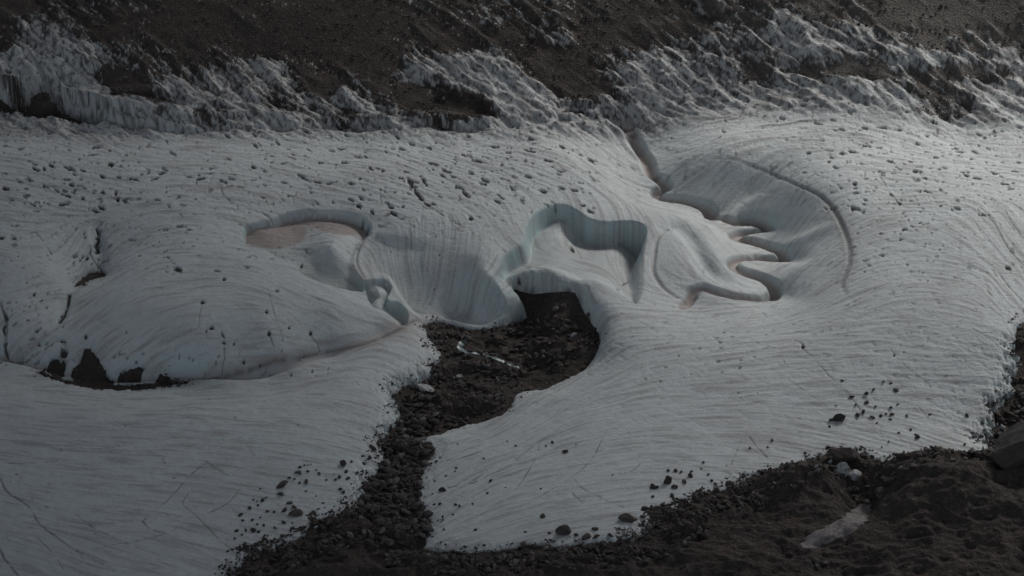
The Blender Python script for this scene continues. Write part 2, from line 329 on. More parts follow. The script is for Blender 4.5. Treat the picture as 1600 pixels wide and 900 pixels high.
# debris cover above the glacier: > 0 ice shows
COV = [(-200,60,-.5),(-150,120,.4),(0,10,-.8),(0,60,-.3),(60,55,.45),(110,80,.7),(150,95,.5),(40,100,1.2),(100,110,1.6),(60,130,2),(140,140,1.6),(200,175,2),(200,100,-.25),(180,122,-1.6),(215,135,-1.4),(300,40,-1.3),(300,90,-.6),
       (120,30,-.3),(180,50,-.9),(250,120,.1),(270,140,.8),(330,130,.25),(300,165,1.2),(240,160,-.3),(260,170,-.2),(410,110,.55),(440,130,.5),(420,60,-1.1),(480,120,-.7),(330,182,-.1),(380,170,.9),(440,160,0),(500,140,-1.4),
       (500,60,-1.7),(560,40,-2),(600,90,-1.9),(560,110,-1.1),(545,118,-.1),(600,135,-.9),(640,150,-1.8),(700,160,-1.5),(735,170,-1.3),(540,155,.75),(590,165,.5),(480,155,.3),(540,182,-.1),(600,185,.5),(500,190,.4),
       (650,95,.1),(650,115,.9),(700,100,.8),(760,90,.6),(730,125,1.1),(780,130,1.2),(800,160,1.3),(840,150,1.2),(690,145,-.3),(700,70,-.9),(740,40,-.6),(750,30,-.1),(800,60,-1.1),(830,45,-.1),(850,90,-.9),(880,62,.0),(900,90,-1.2),
       (870,120,-1),(900,140,-.9),(940,140,-.7),(960,100,-.2),(980,110,.8),(1030,110,.9),(1000,135,.8),(1080,150,1.0),(1130,120,.6),(1100,90,.2),(930,60,-1.2),(1000,50,-.7),(1000,20,-.9),(1080,40,-.5),(1100,75,0),(1150,75,.2),(1180,115,-.5),
       (1170,135,.0),(960,160,.3),(930,175,.5),(900,172,.3),(1010,180,1.0),(1060,180,1.2),(1000,212,-.2),(1150,170,1.2),(1100,200,1.8),(1120,190,.1),(1180,30,-.3),(1215,45,.7),(1260,70,1.0),(1290,88,.8),(1230,88,.7),(1300,60,.5),(1350,60,.4),(1380,75,.4),(1330,30,-.2),(1290,15,-.5),
       (1400,20,-1.2),(1480,30,-1.3),(1560,20,-1.2),(1600,50,-.6),(1450,60,-.8),(1540,55,-.2),(1500,75,-.3),(1260,112,-.9),(1310,110,-1.1),(1370,112,-1.0),(1240,128,.8),(1200,100,-.1),(1420,95,1.0),(1460,95,.9),(1400,102,.4),(1500,88,.5),(1560,98,.6),(1600,105,.6),
       (1430,118,-.7),(1470,112,-.6),(1520,108,-.5),(1560,115,-.2),(1420,130,.4),(1450,138,-.4),(1470,155,-.4),(1500,170,-.1),(1510,130,.3),(1560,145,1.0),(1600,140,1),(1350,135,1.5),(1300,145,2),(1200,160,2),(1400,160,2),(1550,180,2),
       (-200,170,1.5),(0,150,.4),(20,160,-.5),(50,160,-.5),(0,195,2.5),(80,210,2.5),(200,220,2.5),(320,225,2.5),(450,215,2.2),(600,212,2.0),(740,215,2.2),(850,205,2.4),(900,195,1.6),(960,215,1.6),
       (1900,60,-.5),(1900,120,.3),(1900,200,2),(400,-60,-1.8),(800,-60,-1.6),(1200,-60,-.6),(1600,-60,-1),(0,-60,-1),(400,-220,-1.5),(1200,-220,-1.2)]
cov = field(COV, 22)
cov = cov  # how much ice shows through the scree
cov = np.where(PY > UB+24, 3, cov+sstep(UB-3, UB+26, PY)*2)
ca, sa = math.cos(R(-38)), math.sin(R(-38))
ax_, ay_ = X*ca+Y*sa, -X*sa+Y*ca
n_str = fbm(ax_/5.0+warp1*.4, ay_/1.5, 4, 70, .6)
n_fine = fbm(X/1.1, Y/1.6, 3, 75, .7)
n_fine2 = fbm(ax_/1.0, ay_/.5, 3, 78, .75)
n_str2 = fbm(ax_/2.2+warp2*.3, ay_/.45, 3, 79, .6)
cc = cov-.12+1.0*n_str+.8*n_fine+1.3*n_fine2+1.1*n_str2+5.0*np.clip(fbm(X/.5, Y/.6, 3, 81, .8)-.20, 0, 1)*sstep(-.15, .4, fbm(X/11, Y/8, 3, 82)+.2*np.clip(cov+1, -1, 1))*(1-sstep(.2, 1, cov))
cs = cov+.05+1.0*n_str+.35*n_fine+.6*n_str2      # solid ice; the finer mix of dirt and ice is surface dirt
cc = np.where(PY > UB+24, 3, cc)
d_cov = np.clip(cs, -3, 3)*1.1
# window of bare ground under the arch (upper left) and small holes along the left gully
def hole(poly, jag=.5):
    p = smooth_poly(poly, True, 4); sl = window(p, 60); d = -sdf(p, sl)+(jn[sl]*1.2+jn2[sl])*jag; return sl, d
dI = np.minimum(d_rav, d_cov); holes = np.zeros(dI.shape, bool)
for poly, jg in [([(46,152-12),(60,138-6),(76,140-6),(86,158-8),(110,168-8),(140,180-8),(158,192-6),(150,194-4),(110,188-4),(70,184-4),(48,178-4)], .6),
             ([(0,143),(14,150),(25,160),(20,170),(-10,168),(-60,160),(-60,140)], .6),
             ([(112,572),(128,545),(135,535),(150,545),(158,560),(172,578),(182,585),(165,592),(120,590)], .5),
             ([(118,436),(135,420),(150,416),(163,420),(160,425),(142,430),(122,438)], .4),
             ([(70,562),(90,552),(100,560),(92,578),(76,574)], .9),
             ([(186,575),(215,565),(225,568),(215,582),(190,585)], .9),
             ([(60,570),(110,583),(190,592),(250,588),(300,588),(250,597),(190,602),(110,592)], .8),
             ([(242,575),(254,572),(268,580),(258,588),(244,586)], .6),
             ([(690,152),(730,155),(745,170),(735,180),(700,166)], .5),
             ([(884,166),(910,166),(912,172),(886,172)], .3)]:
    sl, d = hole(poly, jg); dI[sl] = np.minimum(dI[sl], d); holes[sl] |= d < 1.5

n_low = fbm(ax_/7.0+warp1*.4, ay_/2.6, 3, 70, .5)
# ground level under / beside the ice: D metres below the undisturbed surface
Dg = field([(850,470,4.2,45),(900,490,4.0,30),(800,500,1.8,20),(740,520,1.2,30),(690,530,1.0,30),(760,570,1.8,40),(850,560,5.0,35),(900,540,5,30),(680,600,2.2,50),(620,680,1.5,40),(700,650,2.2,30),(620,760,1.1,50),
            (560,830,.5,60),(450,850,.4,60),(880,860,.5,60),(1050,800,.5,60),(1250,740,.8,50),(1350,760,3.2,30),(1400,720,.7,30),(1590,560,2.4,30),(1560,640,2.0,40),
            (60,165,3.0,30),(110,180,3,25),(145,565,1.6,25),(90,565,1.2,25),(140,428,1.0,25),(210,575,1.2,25)], 60, 1.0)
d3 = fbm(X/9, Y/9, 4, 80)
groundn = 1.4*d3+1.1*ridged(X/8+.25*warp1, Y/4.2, 3, 84)+.22*fbm(X/1.6, Y/1.2, 3, 88, .6)
gate = 1-.55*blob(850,250,3000,130)                         # smoother on the slope above
open_ = np.maximum(sstep(.3, 5.0, -dI), .12); open_ = np.where(PY < UB+27, .10, open_)
Dg = np.where(holes, Dg, Dg+(.14-Dg)*(1-sstep(UB-13, UB+30, PY)))
Gb = S0+(S-S0)*(1-sstep(UB-13, UB+30, PY))*(~holes)
G = Gb-Dg+groundn*open_
G += 5.2*blob(1480,770,130,55,8)*1.0+3.0*blob(1240,756,60,26,-8)-2.4*blob(1345,775,30,42,35)+2.0*blob(1590,730,60,26)+.8*blob(1130,790,70,26,-8)
G += 1.0*blob(560,800,80,14,-10)+1.2*blob(640,690,35,8,6)-1.0*blob(600,860,160,12,-12)+.9*blob(520,880,120,18,-14)
G += .8*blob(720,560,60,10,-8)+.9*blob(740,620,60,10,-10)+.6*blob(850,520,60,12,-12)
wI = field([(870,455,.7,35),(815,470,.9,18),(760,515,1.6,40),(930,480,.8,25),(938,510,1.2,25),(900,560,4.5,35),(850,600,6.0,40),(800,640,5.5,40),(660,520,2.5,30),(650,570,2.0,30),(620,620,1.5,30),
            (1590,560,2.6,30),(1550,660,2.5,30),(680,760,2.4,40)], 60, 2.2)
wI = np.where(PY < UB+27, 1.6, wI)
pos = np.clip(dI, 0, None)
G = np.where((dI > -1.2) & (PY > UB+17), np.minimum(G, S-.25+np.clip(-dI, 0, 9)*.3), G)
G = G+(1-sstep(UB-13, UB+30, PY))*.9*n_low*sstep(-1.3, 0, cov)
f = 1-np.exp(-pos/wI)
lip = np.where(PY < UB+27, .1, .16)*(1-np.exp(-pos/.25))
base = np.minimum(S, np.where(PY < UB+30, S, S))
ICE = G+(S-G)*f+lip*(1-f)
ICE = np.where(dI < 0, G+dI*1.2, ICE)
upper = 1-sstep(UB+2, UB+28, PY)
lump = sstep(-.8, 1.0, cov+1.0*n_low)*((.75+.1*sstep(500, 900, PX))*n_low+.20*n_str+.05*n_fine+.35)+.12*sstep(-.8, .4, cov)*ridged(ax_/3.2+warp1*.5, ay_/.9, 3, 131)
ICE += upper*lump*np.clip(1.2+dI, 0, 1); G = G+upper*lump*.8

# ------------------------------------------------------------------ fine ice relief: streaks that follow the flow lines
ANGLES = [(-200,300,4),(0,250,8),(100,280,14),(300,260,2),(500,260,12),(700,260,22),(850,260,18),(950,260,30),(1000,240,40),(0,400,10),(70,420,-25),(130,400,-60),(200,420,-12),(300,400,0),(400,380,6),(450,430,22),
          (300,500,-4),(200,520,-15),(400,520,-6),(520,500,10),(560,530,-18),(60,500,-25),(500,370,10),(640,420,70),(700,440,120),(740,450,140),(760,480,150),(700,490,30),(680,400,100),
          (870,340,80),(950,365,85),(860,390,20),(920,400,10),(850,445,90),(1000,400,85),(1060,380,60),(1100,390,40),(1090,420,50),(1080,450,0),
          (1070,280,-14),(1150,270,-22),(1200,300,-30),(1150,320,-40),(1250,330,-24),(1290,370,-20),(1240,380,-28),(1260,420,-26),(1300,450,-18),(1250,460,-30),(1350,370,-8),(1350,450,-10),
          (1400,300,5),(1500,260,12),(1550,220,10),(1420,380,10),(1500,370,35),(1560,360,55),(1580,450,50),(1480,440,12),(1300,220,6),(1200,180,-6),(1300,160,5),(1400,180,18),(1500,180,25),
          (1000,520,-5),(1150,500,-8),(1300,520,6),(1450,520,14),(950,560,-25),(870,600,-30),(820,640,-30),(930,620,-12),(1100,620,-2),(1300,620,0),(1500,600,4),(800,720,-16),(700,760,-30),(900,740,-8),(1100,700,2),(1300,670,14),(1450,690,18),
          (0,640,8),(200,640,4),(400,640,2),(550,620,6),(600,600,10),(0,800,14),(200,800,4),(400,760,8),(500,720,3),(620,550,20),(100,880,22),(300,860,14),
          (100,120,35),(400,120,34),(700,120,26),(1000,130,28),(1250,60,24),(1500,90,12),(650,170,20),(150,170,60),(0,60,50)]
av = [(a[0], a[1], math.cos(R(2*a[2]))) for a in ANGLES]; bv_ = [(a[0], a[1], math.sin(R(2*a[2]))) for a in ANGLES]
A2 = np.arctan2(field(bv_, 50), field(av, 50))/2                # image-like plan angle, clockwise down
def lic(step_len, n, src, ang=A2):
    rr, cc_ = np.meshgrid(np.arange(NV, dtype=np.float32), np.arange(NU, dtype=np.float32), indexing='ij')
    du = np.cos(ang).astype(np.float32); dv = (-np.sin(ang)).astype(np.float32)   # rows grow away from the viewer
    out = src.copy(); wsum = 1.0
    for sgn in (1, -1):
        r, c = rr.copy(), cc_.copy()
        pu, pv = du, dv
        for k in range(n):
            r += sgn*step_len*pv; c += sgn*step_len*pu
            ri = np.clip(r.astype(np.int32), 0, NV-1); ci = np.clip(c.astype(np.int32), 0, NU-1)
            wk = 1-(k+1)/(n+1)
            out += src[ri, ci]*wk
            if sgn == 1: wsum += 2*wk
            if k % 3 == 2: pu, pv = du[ri, ci], dv[ri, ci]
    out /= out.std(); return out
white = rng.standard_normal((NV, NU)).astype(np.float32)
L1 = lic(1.0, 24, white)
n1 = blur(white, 1); n1 /= n1.std(); L2 = lic(1.7, 18, n1)
n3 = blur(rng.standard_normal((NV, NU)).astype(np.float32), 4); L3 = lic(4.0, 12, n3/n3.std())
amp = field([(300,280,1.2),(600,260,1.3),(100,300,1.3),(800,260,1.2),(300,480,.35),(700,440,.45),(500,400,.3),(880,340,.25),(950,370,.2),(870,400,.35),(1080,410,.35),(1250,350,.8),(1200,300,.8),
             (1450,270,1.1),(1500,400,.6),(1480,500,.7),(1100,520,.9),(900,600,.8),(1200,620,.8),(900,750,.7),(300,700,.8),(100,850,.9),(1000,290,.8),(1100,190,1.3),(1300,190,1.2),(1500,200,1.2),(300,130,1.5),(800,130,1.5)], 60)
relief = amp*(.017*L1+.024*L2+.028*L3)
LS = lic(1.0, 5, blur(rng.standard_normal((NV, NU)).astype(np.float32), 1)*3+.25*white)
suncup = np.clip(field([(100,280,1),(300,260,.8),(600,260,1),(700,300,1),(800,240,1),(1450,260,1),(1400,320,.8),(1500,220,1),(1350,400,.5),(250,380,.5),(1050,530,.35),(300,500,0),(300,700,.15),(1100,650,.1),(1250,370,0),(700,450,0),(900,390,0),(900,750,.1)], 60), 0, 1)
cup = np.clip(fbm(X/1.3+warp1, Y/.8, 3, 90, .55)-.12, 0, 1)
dash = sstep(1.6, 2.4, LS+.7*fbm(X/2.6, Y/3, 3, 97))*suncup
relief -= suncup*cup*.45+dash*.16; grit = np.maximum(grit, .75*dash)
dust += .75*np.clip(L1*.45+L2*.35+L3*.08-.1, 0, 1.2)+suncup*np.clip(cup*3, 0, 1)*.22
ICE += relief*np.clip(dI, 0, 1)

# ------------------------------------------------------------------ pits and cracks in the surface, with grit at the bottom
def pit(px, py, rx, ry, ang=0, depth=.5, g=1.0, deepblue=0):
    sl = window(np.array([[px, py]]), 3.2*max(rx, ry)+4); c, s = math.cos(R(ang)), math.sin(R(ang))
    dx, dy = PX[sl]-px, PY[sl]-py; a = (dx*c+dy*s)/rx; b = (-dx*s+dy*c)/ry
    r = np.sqrt(a*a+b*b)+.3*warp2[sl]+.75*warp3[sl]; k = 1-sstep(.45, 1.25, r)
    ICE[sl] -= depth*k; grit[sl] = np.maximum(grit[sl], g*(1-sstep(.55, 1.05, r)))
    if deepblue: blue[sl] = np.maximum(blue[sl], deepblue*k)
def crack(pts, half=.12, depth=.35, g=.8, broken=.5, seed=0):
    q = smooth_poly([(p[0], p[1]) for p in pts], False, 4); sl = window(q, 14)
    d, _, _ = line_dist(q, sl); d = d+warp2[sl]*.14
    gate = sstep(-.3, .1, fbm(X[sl]/1.5, Y[sl]/1.8, 2, 200+seed)+(.5-broken))
    k = (1-sstep(half*.4, half*1.6, d))*gate
    ICE[sl] -= depth*k; grit[sl] = np.maximum(grit[sl], g*k)
PITS = [(55,262,7,3,30),(80,256,7,3.4,35),(68,262,4,3,60),(108,262,12,3.6,20),(128,264,5,2,15),(160,275,6,4,35),(104,279,8,2.2,8),(112,288,6,4,20),(130,291,6,4,30),(70,290,7,3,20),(88,296,8,2,35),(104,304,8,2.4,20),(100,316,10,4,-10),(129,308,4,4,60),
 (72,316,7,2,20),(160,298,4,3.5,30),(148,327,9,3.5,10),(158,322,6,4,20),(8,293,6,3.5,20),(48,280,8,1.6,35),(32,230,6,1.8,0),(148,229,8,2,-10),(142,240,12,2,-8),(173,255,7,4,10),(186,276,5,3,30),(180,300,3,6,-10),(184,310,3,5,20),
 (207,279,9,2,5),(220,271,4,2,0),(243,277,7,2,-20),(312,278,9,2.2,-8),(328,269,7,2,-5),(155,358,4.5,4,0),(152,366,4,3,0),(162,403,4,2.6,20),(283,352,9,2.2,0),(277,418,8,5,20),(350,434,3,3,40),(2,369,5,2.6,10),(22,371,4,3,10),(51,361,6,1.6,-10),
 (395,258,4,2.5,10),(424,242,4,2,0),(424,252,4,1.6,0),(441,254,5,2,0),(472,275,7,3,20),(495,283,9,2,10),(518,284,8,1.6,-8),(562,278,2.5,2,0),(598,266,3,2.4,0),(640,282,7,4,60),(643,290,6,3,20),(662,281,7,3.2,55),(652,301,8,4,50),(657,308,7,4,30),(668,319,5,2,30),
 (719,292,8,2.4,20),(726,301,8,3,40),(735,339,5,4,10),(548,310,5,2.5,20),(560,320,6,3.6,35),(581,330,4,3,50),(611,322,5,3,20),(615,332,7,3,30),(629,321,3,2.6,0),(673,253,8,1.6,10),(696,265,10,2.4,25),(709,275,6,1.6,20),(758,280,9,2,30),(783,255,4,4,10),
 (770,228,8,2,5),(745,250,10,1.8,12),(535,231,6,1.2,0),(475,242,3,1.6,0),(500,253,6,1.4,0),(878,228,6,2.2,30),(858,250,9,1.8,18),(826,234,9,1.8,12),(925,249,10,2,12),(874,266,8,1.5,8),(921,328,7,2.4,28),(908,284,5,1.6,5),(825,275,7,1.6,15),
 (1315,237,5,2.6,10),(1264,237,4,2.2,0),(1335,285,4.5,3,0),(1334,324,5,3.5,10),(1350,317,3,1.6,0),(1295,251,3,2,0),(1378,271,5,1.6,20),(1405,316,4,2,35),(1393,303,5,1.6,40),(1448,298,6,2,15),(1445,277,6,1.4,15),(1568,285,8,1.6,12),(1527,277,7,1.6,10),
 (1414,357,3.4,1.8,0),(1408,373,4,1.6,0),(1352,226,9,2,10),(1376,198,8,1.6,8),(1332,235,8,2,12),(1575,417,6,3,25),(1389,250,6,1.4,12),(1462,245,6,1.4,8),(1500,236,7,1.4,8),
 (53,458,2.6,3.2,0),(64,468,3.4,1.6,-20),(43,498,3,1.6,-20),(134,523,2.4,4,-20),(60,534,2.6,2,0),(316,470,4.4,3,10),(330,510,5.5,3,0),(322,515,2,3,0),(348,521,2.4,6,-25),(351,533,3.6,3.4,10),(365,535,2,2,0),(298,558,6,2,25),(337,564,2,4,-20),(380,563,3,4,10),(432,453,3.6,3,0),(416,485,2.4,3,0),
 (420,518,2.8,5,0),(441,530,1.6,2,0),(485,518,3.2,4,20),(451,510,1.6,2,0),(406,567,2,2.4,0),(198,517,2,2.2,0),(220,570,8,3,-25),(82,555,5,5,0),(100,545,5,7,20),(97,528,6,4,-20),(610,389,1.6,1.6,0),(686,396,1.8,1.8,0),(678,444,1.4,1.4,0),(470,395,2.2,2.2,0),
 (824,405,4,1.6,-20),(811,425,4,2.6,10),(965,440,2.4,7,8),(976,420,6,2,-45),(894,366,3,8,-14),(1254,539,2.6,4,-35),(1397,553,2.2,2.4,0),(1392,545,1.4,1.6,0),(1412,549,1.6,1.4,0),(1225,563,1.6,1.4,0),(895,547,8,1.6,0)]
for p in PITS:
    pit(p[0], p[1], p[2]*1.05, max(p[3], 1.3)*.85, p[4], .4, 1.0, .55 if p[:2] == (277,418) else 0)
# smaller ones scattered where the surface is pocked
def scatter(n, x0, x1, y0, y1, ang, seed, inpoly=None, smin=1.4, smax=4.2, g=.8):
    r = random.Random(seed)
    for _ in range(n):
        x, y = r.uniform(x0, x1), r.uniform(y0, y1)
        s = smin+(smax-smin)*r.random()**2.2
        pit(x, y, s*1.5, max(1.0, s*.42), ang+r.uniform(-14, 14), .16+.06*s, g*r.uniform(.35, 1))
crack([(150,352),(156,366),(148,378),(153,386),(145,394),(158,402),(152,411),(163,420)], .22, .4, 1, .45, 77); crack([(108,455),(104,478),(92,500)], .25, .4, 1, .25, 78); crack([(4,480),(12,498),(5,512),(14,530),(8,540),(16,552)], .2, .4, 1, .45, 79); crack([(60,575),(90,583),(120,590),(190,597),(240,592),(262,588)], .5, .5, 1, .05, 80)
scatter(24, 108, 172, 350, 442, -40, 36, smin=2, smax=6, g=1.3); scatter(45, 0, 270, 548, 590, -10, 31, smin=1.5, smax=5, g=1.3); scatter(26, 0, 100, 470, 560, -30, 32, smax=5, g=1.2); scatter(40, 270, 520, 545, 590, -60, 33, smin=1, smax=2.6, g=1); scatter(110, -120, 420, 210, 330, 14, 1, smax=5, g=1.1); scatter(110, 420, 930, 205, 320, 20, 34, smax=5, g=1.1); scatter(110, 1250, 1650, 190, 330, 10, 35, smax=4.5, g=1); scatter(49, 400, 930, 205, 330, 20, 2); scatter(58, 1280, 1650, 200, 345, 10, 3)
scatter(22, 200, 400, 350, 430, 3, 4); scatter(27, 1330, 1470, 330, 440, 6, 5, smax=3); scatter(22, 980, 1200, 500, 590, -4, 6, smax=3, g=.5); scatter(27, 1100, 1650, 140, 210, 12, 7, smax=5)
scatter(18, 0, 120, 395, 560, -25, 8, smax=3); scatter(22, 0, 600, 640, 900, 10, 9, smax=2.6, g=.5); scatter(13, 700, 1500, 560, 700, 5, 10, smax=2.2, g=.6)
CR = [([(670,252),(700,268),(735,290),(760,302)],.14,.7),([(640,282),(652,300),(672,320),(700,340),(740,360)],.12,.6),([(720,292),(740,310),(760,325),(790,350)],.11,.6),([(770,372),(782,385),(790,392)],.12,.4),
 ([(720,248),(750,252),(790,262),(830,275)],.10,.6),([(790,270),(830,285),(860,300)],.08,.6),([(345,292),(350,305),(365,315)],.13,.3),([(470,272),(490,285),(520,284)],.12,.4),([(560,285),(590,290),(610,305)],.09,.5),([(600,305),(620,335),(660,360)],.08,.6),
 ([(152,350),(155,370),(140,392),(152,408),(162,420)],.2,.4),([(116,440),(135,424),(160,418)],.3,.3),([(55,360),(70,378),(80,395)],.08,.5),([(0,470),(10,500),(8,545)],.3,.5),([(30,553),(60,548),(90,530),(105,540)],.2,.3),
 ([(385,360),(382,372),(392,386)],.12,.3),([(1372,268),(1385,290),(1405,318)],.08,.4),([(1530,330),(1552,345),(1575,385),(1610,425)],.13,.1),([(1568,320),(1580,345),(1600,370)],.08,.3),([(1560,424),(1580,450),(1610,480)],.09,.4),([(1505,330),(1525,345),(1532,362)],.07,.4),
 ([(1280,250),(1320,230),(1250,290),(1235,320)],.04,.5),([(1254,542),(1275,562),(1300,590),(1330,615)],.06,.2),([(1395,550),(1420,575),(1455,600)],.06,.2),([(1300,600),(1325,615),(1345,640)],.07,.3),([(1520,512),(1560,535),(1600,570)],.08,.4),([(1230,590),(1300,640),(1330,672)],.05,.4),([(1420,620),(1440,640),(1450,652)],.05,.4),
 ([(1520,655),(1535,668),(1548,672)],.08,.3),([(222,702),(245,708),(258,722)],.10,.3),([(320,718),(335,728),(356,741)],.10,.1),([(320,722),(300,738),(280,760),(255,785),(222,812)],.09,.2),([(300,760),(285,782)],.07,.3),([(375,762),(355,785),(325,800)],.10,.2),([(222,812),(235,825),(262,832)],.12,.2),
 ([(285,785),(310,808),(340,840),(370,865)],.07,.3),([(140,858),(175,850),(250,835),(290,815)],.05,.3),([(0,745),(12,768),(45,790),(60,815),(85,835),(120,860),(160,880)],.13,.3),([(0,855),(8,872),(35,905)],.16,.2),([(115,795),(130,812),(160,830),(200,848),(260,870)],.08,.4),([(60,840),(80,860),(100,890)],.08,.4),
 ([(100,700),(150,700),(195,695)],.07,.4),([(0,722),(50,722),(90,718)],.06,.4),([(950,740),(985,735),(1005,718)],.08,.4),([(940,685),(925,715),(895,742),(850,770),(825,785)],.06,.15),([(897,745),(905,758),(935,775),(975,792)],.07,.2),([(843,690),(838,710),(825,735),(805,765)],.05,.3),([(895,770),(910,785),(925,793)],.06,.3),
 ([(1158,685),(1150,705),(1142,725)],.05,.3),([(1170,680),(1185,700),(1200,715)],.09,.3),([(700,760),(740,752),(765,740),(800,725)],.13,.4),([(690,770),(720,760),(760,735)],.10,.4),([(665,720),(710,716),(760,700)],.09,.4),([(800,720),(840,690),(870,670)],.06,.4),
 ([(420,455),(425,475),(432,500),(440,520)],.05,.3),([(420,520),(430,545),(436,560)],.05,.3),([(485,520),(495,535),(500,545)],.07,.2),([(350,535),(350,560),(346,575)],.05,.3),([(316,472),(312,490),(310,510)],.04,.4),
 ([(1080,400),(1100,420),(1085,440)],.03,.5),([(895,345),(902,365),(908,385)],.10,.1),([(560,445),(540,430),(520,420)],.05,.5),([(1150,262),(1170,255),(1200,265)],.06,.4),([(1305,210),(1330,200),(1360,205)],.05,.5)]
for i, (pts, hf, br) in enumerate(CR):
    crack(pts, hf*.8+.02, .05+hf*.5, .55, br, i)

# pinkish silt and wind-blown dust
_, VY = project(X, Y, ICE); PYs = PY; PY = VY
pan = np.zeros_like(S); pan[pan_sl] = pan_k > .8
silt = np.maximum(silt, pan*sstep(.2, .4, blob(425,362,50,24)+.08*warp2)); silt = np.maximum(silt, pan*sstep(.2, .45, blob(528,349,60,16,8)+.08*warp2)); silt = np.maximum(silt, .8*pan*sstep(.3, .6, blob(574,368,16,14)+.1*warp2)); silt = np.maximum(silt, pan*.7*blob(480,350,30,8,4)); PY = PYs
q = smooth_poly([(270,584),(320,580),(390,572),(435,560),(500,546),(560,534),(610,516),(645,496)], False, 4); sl = window(q, 80); d, _, _ = line_dist(q, sl)
silt[sl] = np.maximum(silt[sl], .9*np.exp(-(d/2.2)**2)*(.75+.25*L2[sl].clip(-1, 1))); grit[sl] = np.maximum(grit[sl], .62*np.exp(-((d+.5*warp2[sl])/.5)**2)*sstep(-.35, .25, warp2[sl]+.15))
dust += .5*blob(850,600,90,16,-30)*np.clip(.5+.5*L2, 0, 1)+.55*blob(1230,690,150,10,8)*np.clip(.4+.6*L3, 0, 1)+.5*upper+.25*blob(280,830,140,40)*np.clip(.3+.5*L3, 0, 1)
dust += .35*np.clip(1-pos/1.6, 0, 1)+.25*np.clip(fbm(X/14, Y/12, 3, 120)*2, 0, 1)+.3*blob(1150,170,400,40)*np.clip(.5+.5*L3, 0, 1)
dirtband = np.clip(sstep(.3, 1, blob(1300,185,330,42))+upper, 0, 1); grit = np.maximum(grit, .5*dirtband*sstep(.5, 1.9, L2+.7*fbm(X/6, Y/4, 3, 133)))
speck = upper*np.maximum(sstep(.1, .45, fbm(ax_/1.2, ay_/.6, 3, 130, .7)+.1), sstep(.05, .35, -n_str2-.10*np.clip(cov, 0, 2)))
grit = np.maximum(grit, .85*speck)
grit = np.maximum(grit, .8*(1-sstep(.0, .35, pos))*sstep(-.2, .4, jn))
q = smooth_poly([(1060,262,.1),(1120,246,.3),(1160,252,.5),(1200,268,.8),(1240,285,1),(1280,303,1.2),(1300,323,1.3),(1315,350,1.3),(1326,380,1.2),(1327,410,.9),(1316,440,.8),(1322,458,.4)], False, 5)
sl = window(q, 40); d, vv, _ = line_dist(q, sl, q[:, 2]); grit[sl] = np.maximum(grit[sl], .36*vv*np.exp(-(d/.55)**2)); dust[sl] += .5*vv*np.exp(-(d/1.1)**2)  # darkens the colour along the groove line of the right bowl
grit = np.maximum(grit, .95*(1-sstep(-.05, .3, cc))*(1-sstep(UB+10, UB+28, PY)))
# slope-based clean ice
gy = np.gradient(ICE, axis=0)/np.gradient(Y, axis=0); gx = np.gradient(ICE, axis=1)/np.gradient(X, axis=1)
slope = np.sqrt(gx**2+gy**2); sm = blur(np.clip(slope, 0, 4).astype(np.float32), 4)
blue = np.clip(blue*.8+.7*sstep(.75, 1.8, sm), 0, 1)
big = fbm(X/22, Y/18, 3, 140); blue = np.clip(blue+.25*np.clip(big, -.2, 1), 0, 1)

GROUND = np.where(dI > 0, np.minimum(G, ICE-.02-np.clip(pos*.6, 0, 1.5)), G)

# ------------------------------------------------------------------ mesh building
def grid_mesh(name, Z, keep, attrs):
    idx = -np.ones(Z.size, np.int64)
    f = keep[:-1, :-1] & keep[1:, :-1] & keep[:-1, 1:] & keep[1:, 1:]
    r, c = np.where(f); a = r*NU+c
    q = np.stack([a, a+1, a+NU+1, a+NU], 1)
    used = np.unique(q); idx[used] = np.arange(len(used)); q = idx[q]
    co = np.stack([X.ravel()[used], Y.ravel()[used], Z.ravel()[used]], 1).astype(np.float32)
    me = bpy.data.meshes.new(name)
    me.vertices.add(len(co)); me.vertices.foreach_set("co", co.ravel())
    me.loops.add(q.size); me.loops.foreach_set("vertex_index", q.ravel().astype(np.int32))
    me.polygons.add(len(q)); me.polygons.foreach_set("loop_start", (np.arange(len(q))*4).astype(np.int32))
    me.polygons.foreach_set("use_smooth", np.ones(len(q), bool))
    me.update(calc_edges=True)
    for k, v in attrs.items():
        at = me.attributes.new(k, 'FLOAT', 'POINT'); at.data.foreach_set("value", v.ravel()[used].astype(np.float32))
    o = bpy.data.objects.new(name, me); scene.collection.objects.link(o); return o

# ------------------------------------------------------------------ materials
def mat(name):
    mt = bpy.data.materials.new(name); mt.use_nodes = True; nt = mt.node_tree
    return mt, nt, nt.nodes, nt.links, nt.nodes["Principled BSDF"]
def attr(nt, n):
    a = nt.nodes.new("ShaderNodeAttribute"); a.attribute_name = n; return a.outputs["Fac"]
def mix(nt, fac, a, b):
    m_ = nt.nodes.new("ShaderNodeMix"); m_.data_type = 'RGBA'
    for s_, v in ((0, fac), (6, a), (7, b)):
        if isinstance(v, (tuple, float, int)): m_.inputs[s_].default_value = (*v, 1) if isinstance(v, tuple) else v
        else: nt.links.new(v, m_.inputs[s_])
    return m_.outputs[2]
def noise(nt, vec, scale, detail=4, rough=.6, dist=0):
    n_ = nt.nodes.new("ShaderNodeTexNoise"); n_.inputs["Scale"].default_value = scale; n_.inputs["Detail"].default_value = detail
    n_.inputs["Roughness"].default_value = rough; n_.inputs["Distortion"].default_value = dist; nt.links.new(vec, n_.inputs["Vector"]); return n_.outputs["Fac"]
def ramp(nt, v, a, b, lo=0.0, hi=1.0):
    r_ = nt.nodes.new("ShaderNodeMapRange"); r_.inputs[1].default_value = a; r_.inputs[2].default_value = b; r_.inputs[3].default_value = lo; r_.inputs[4].default_value = hi
    nt.links.new(v, r_.inputs[0]); return r_.outputs[0]
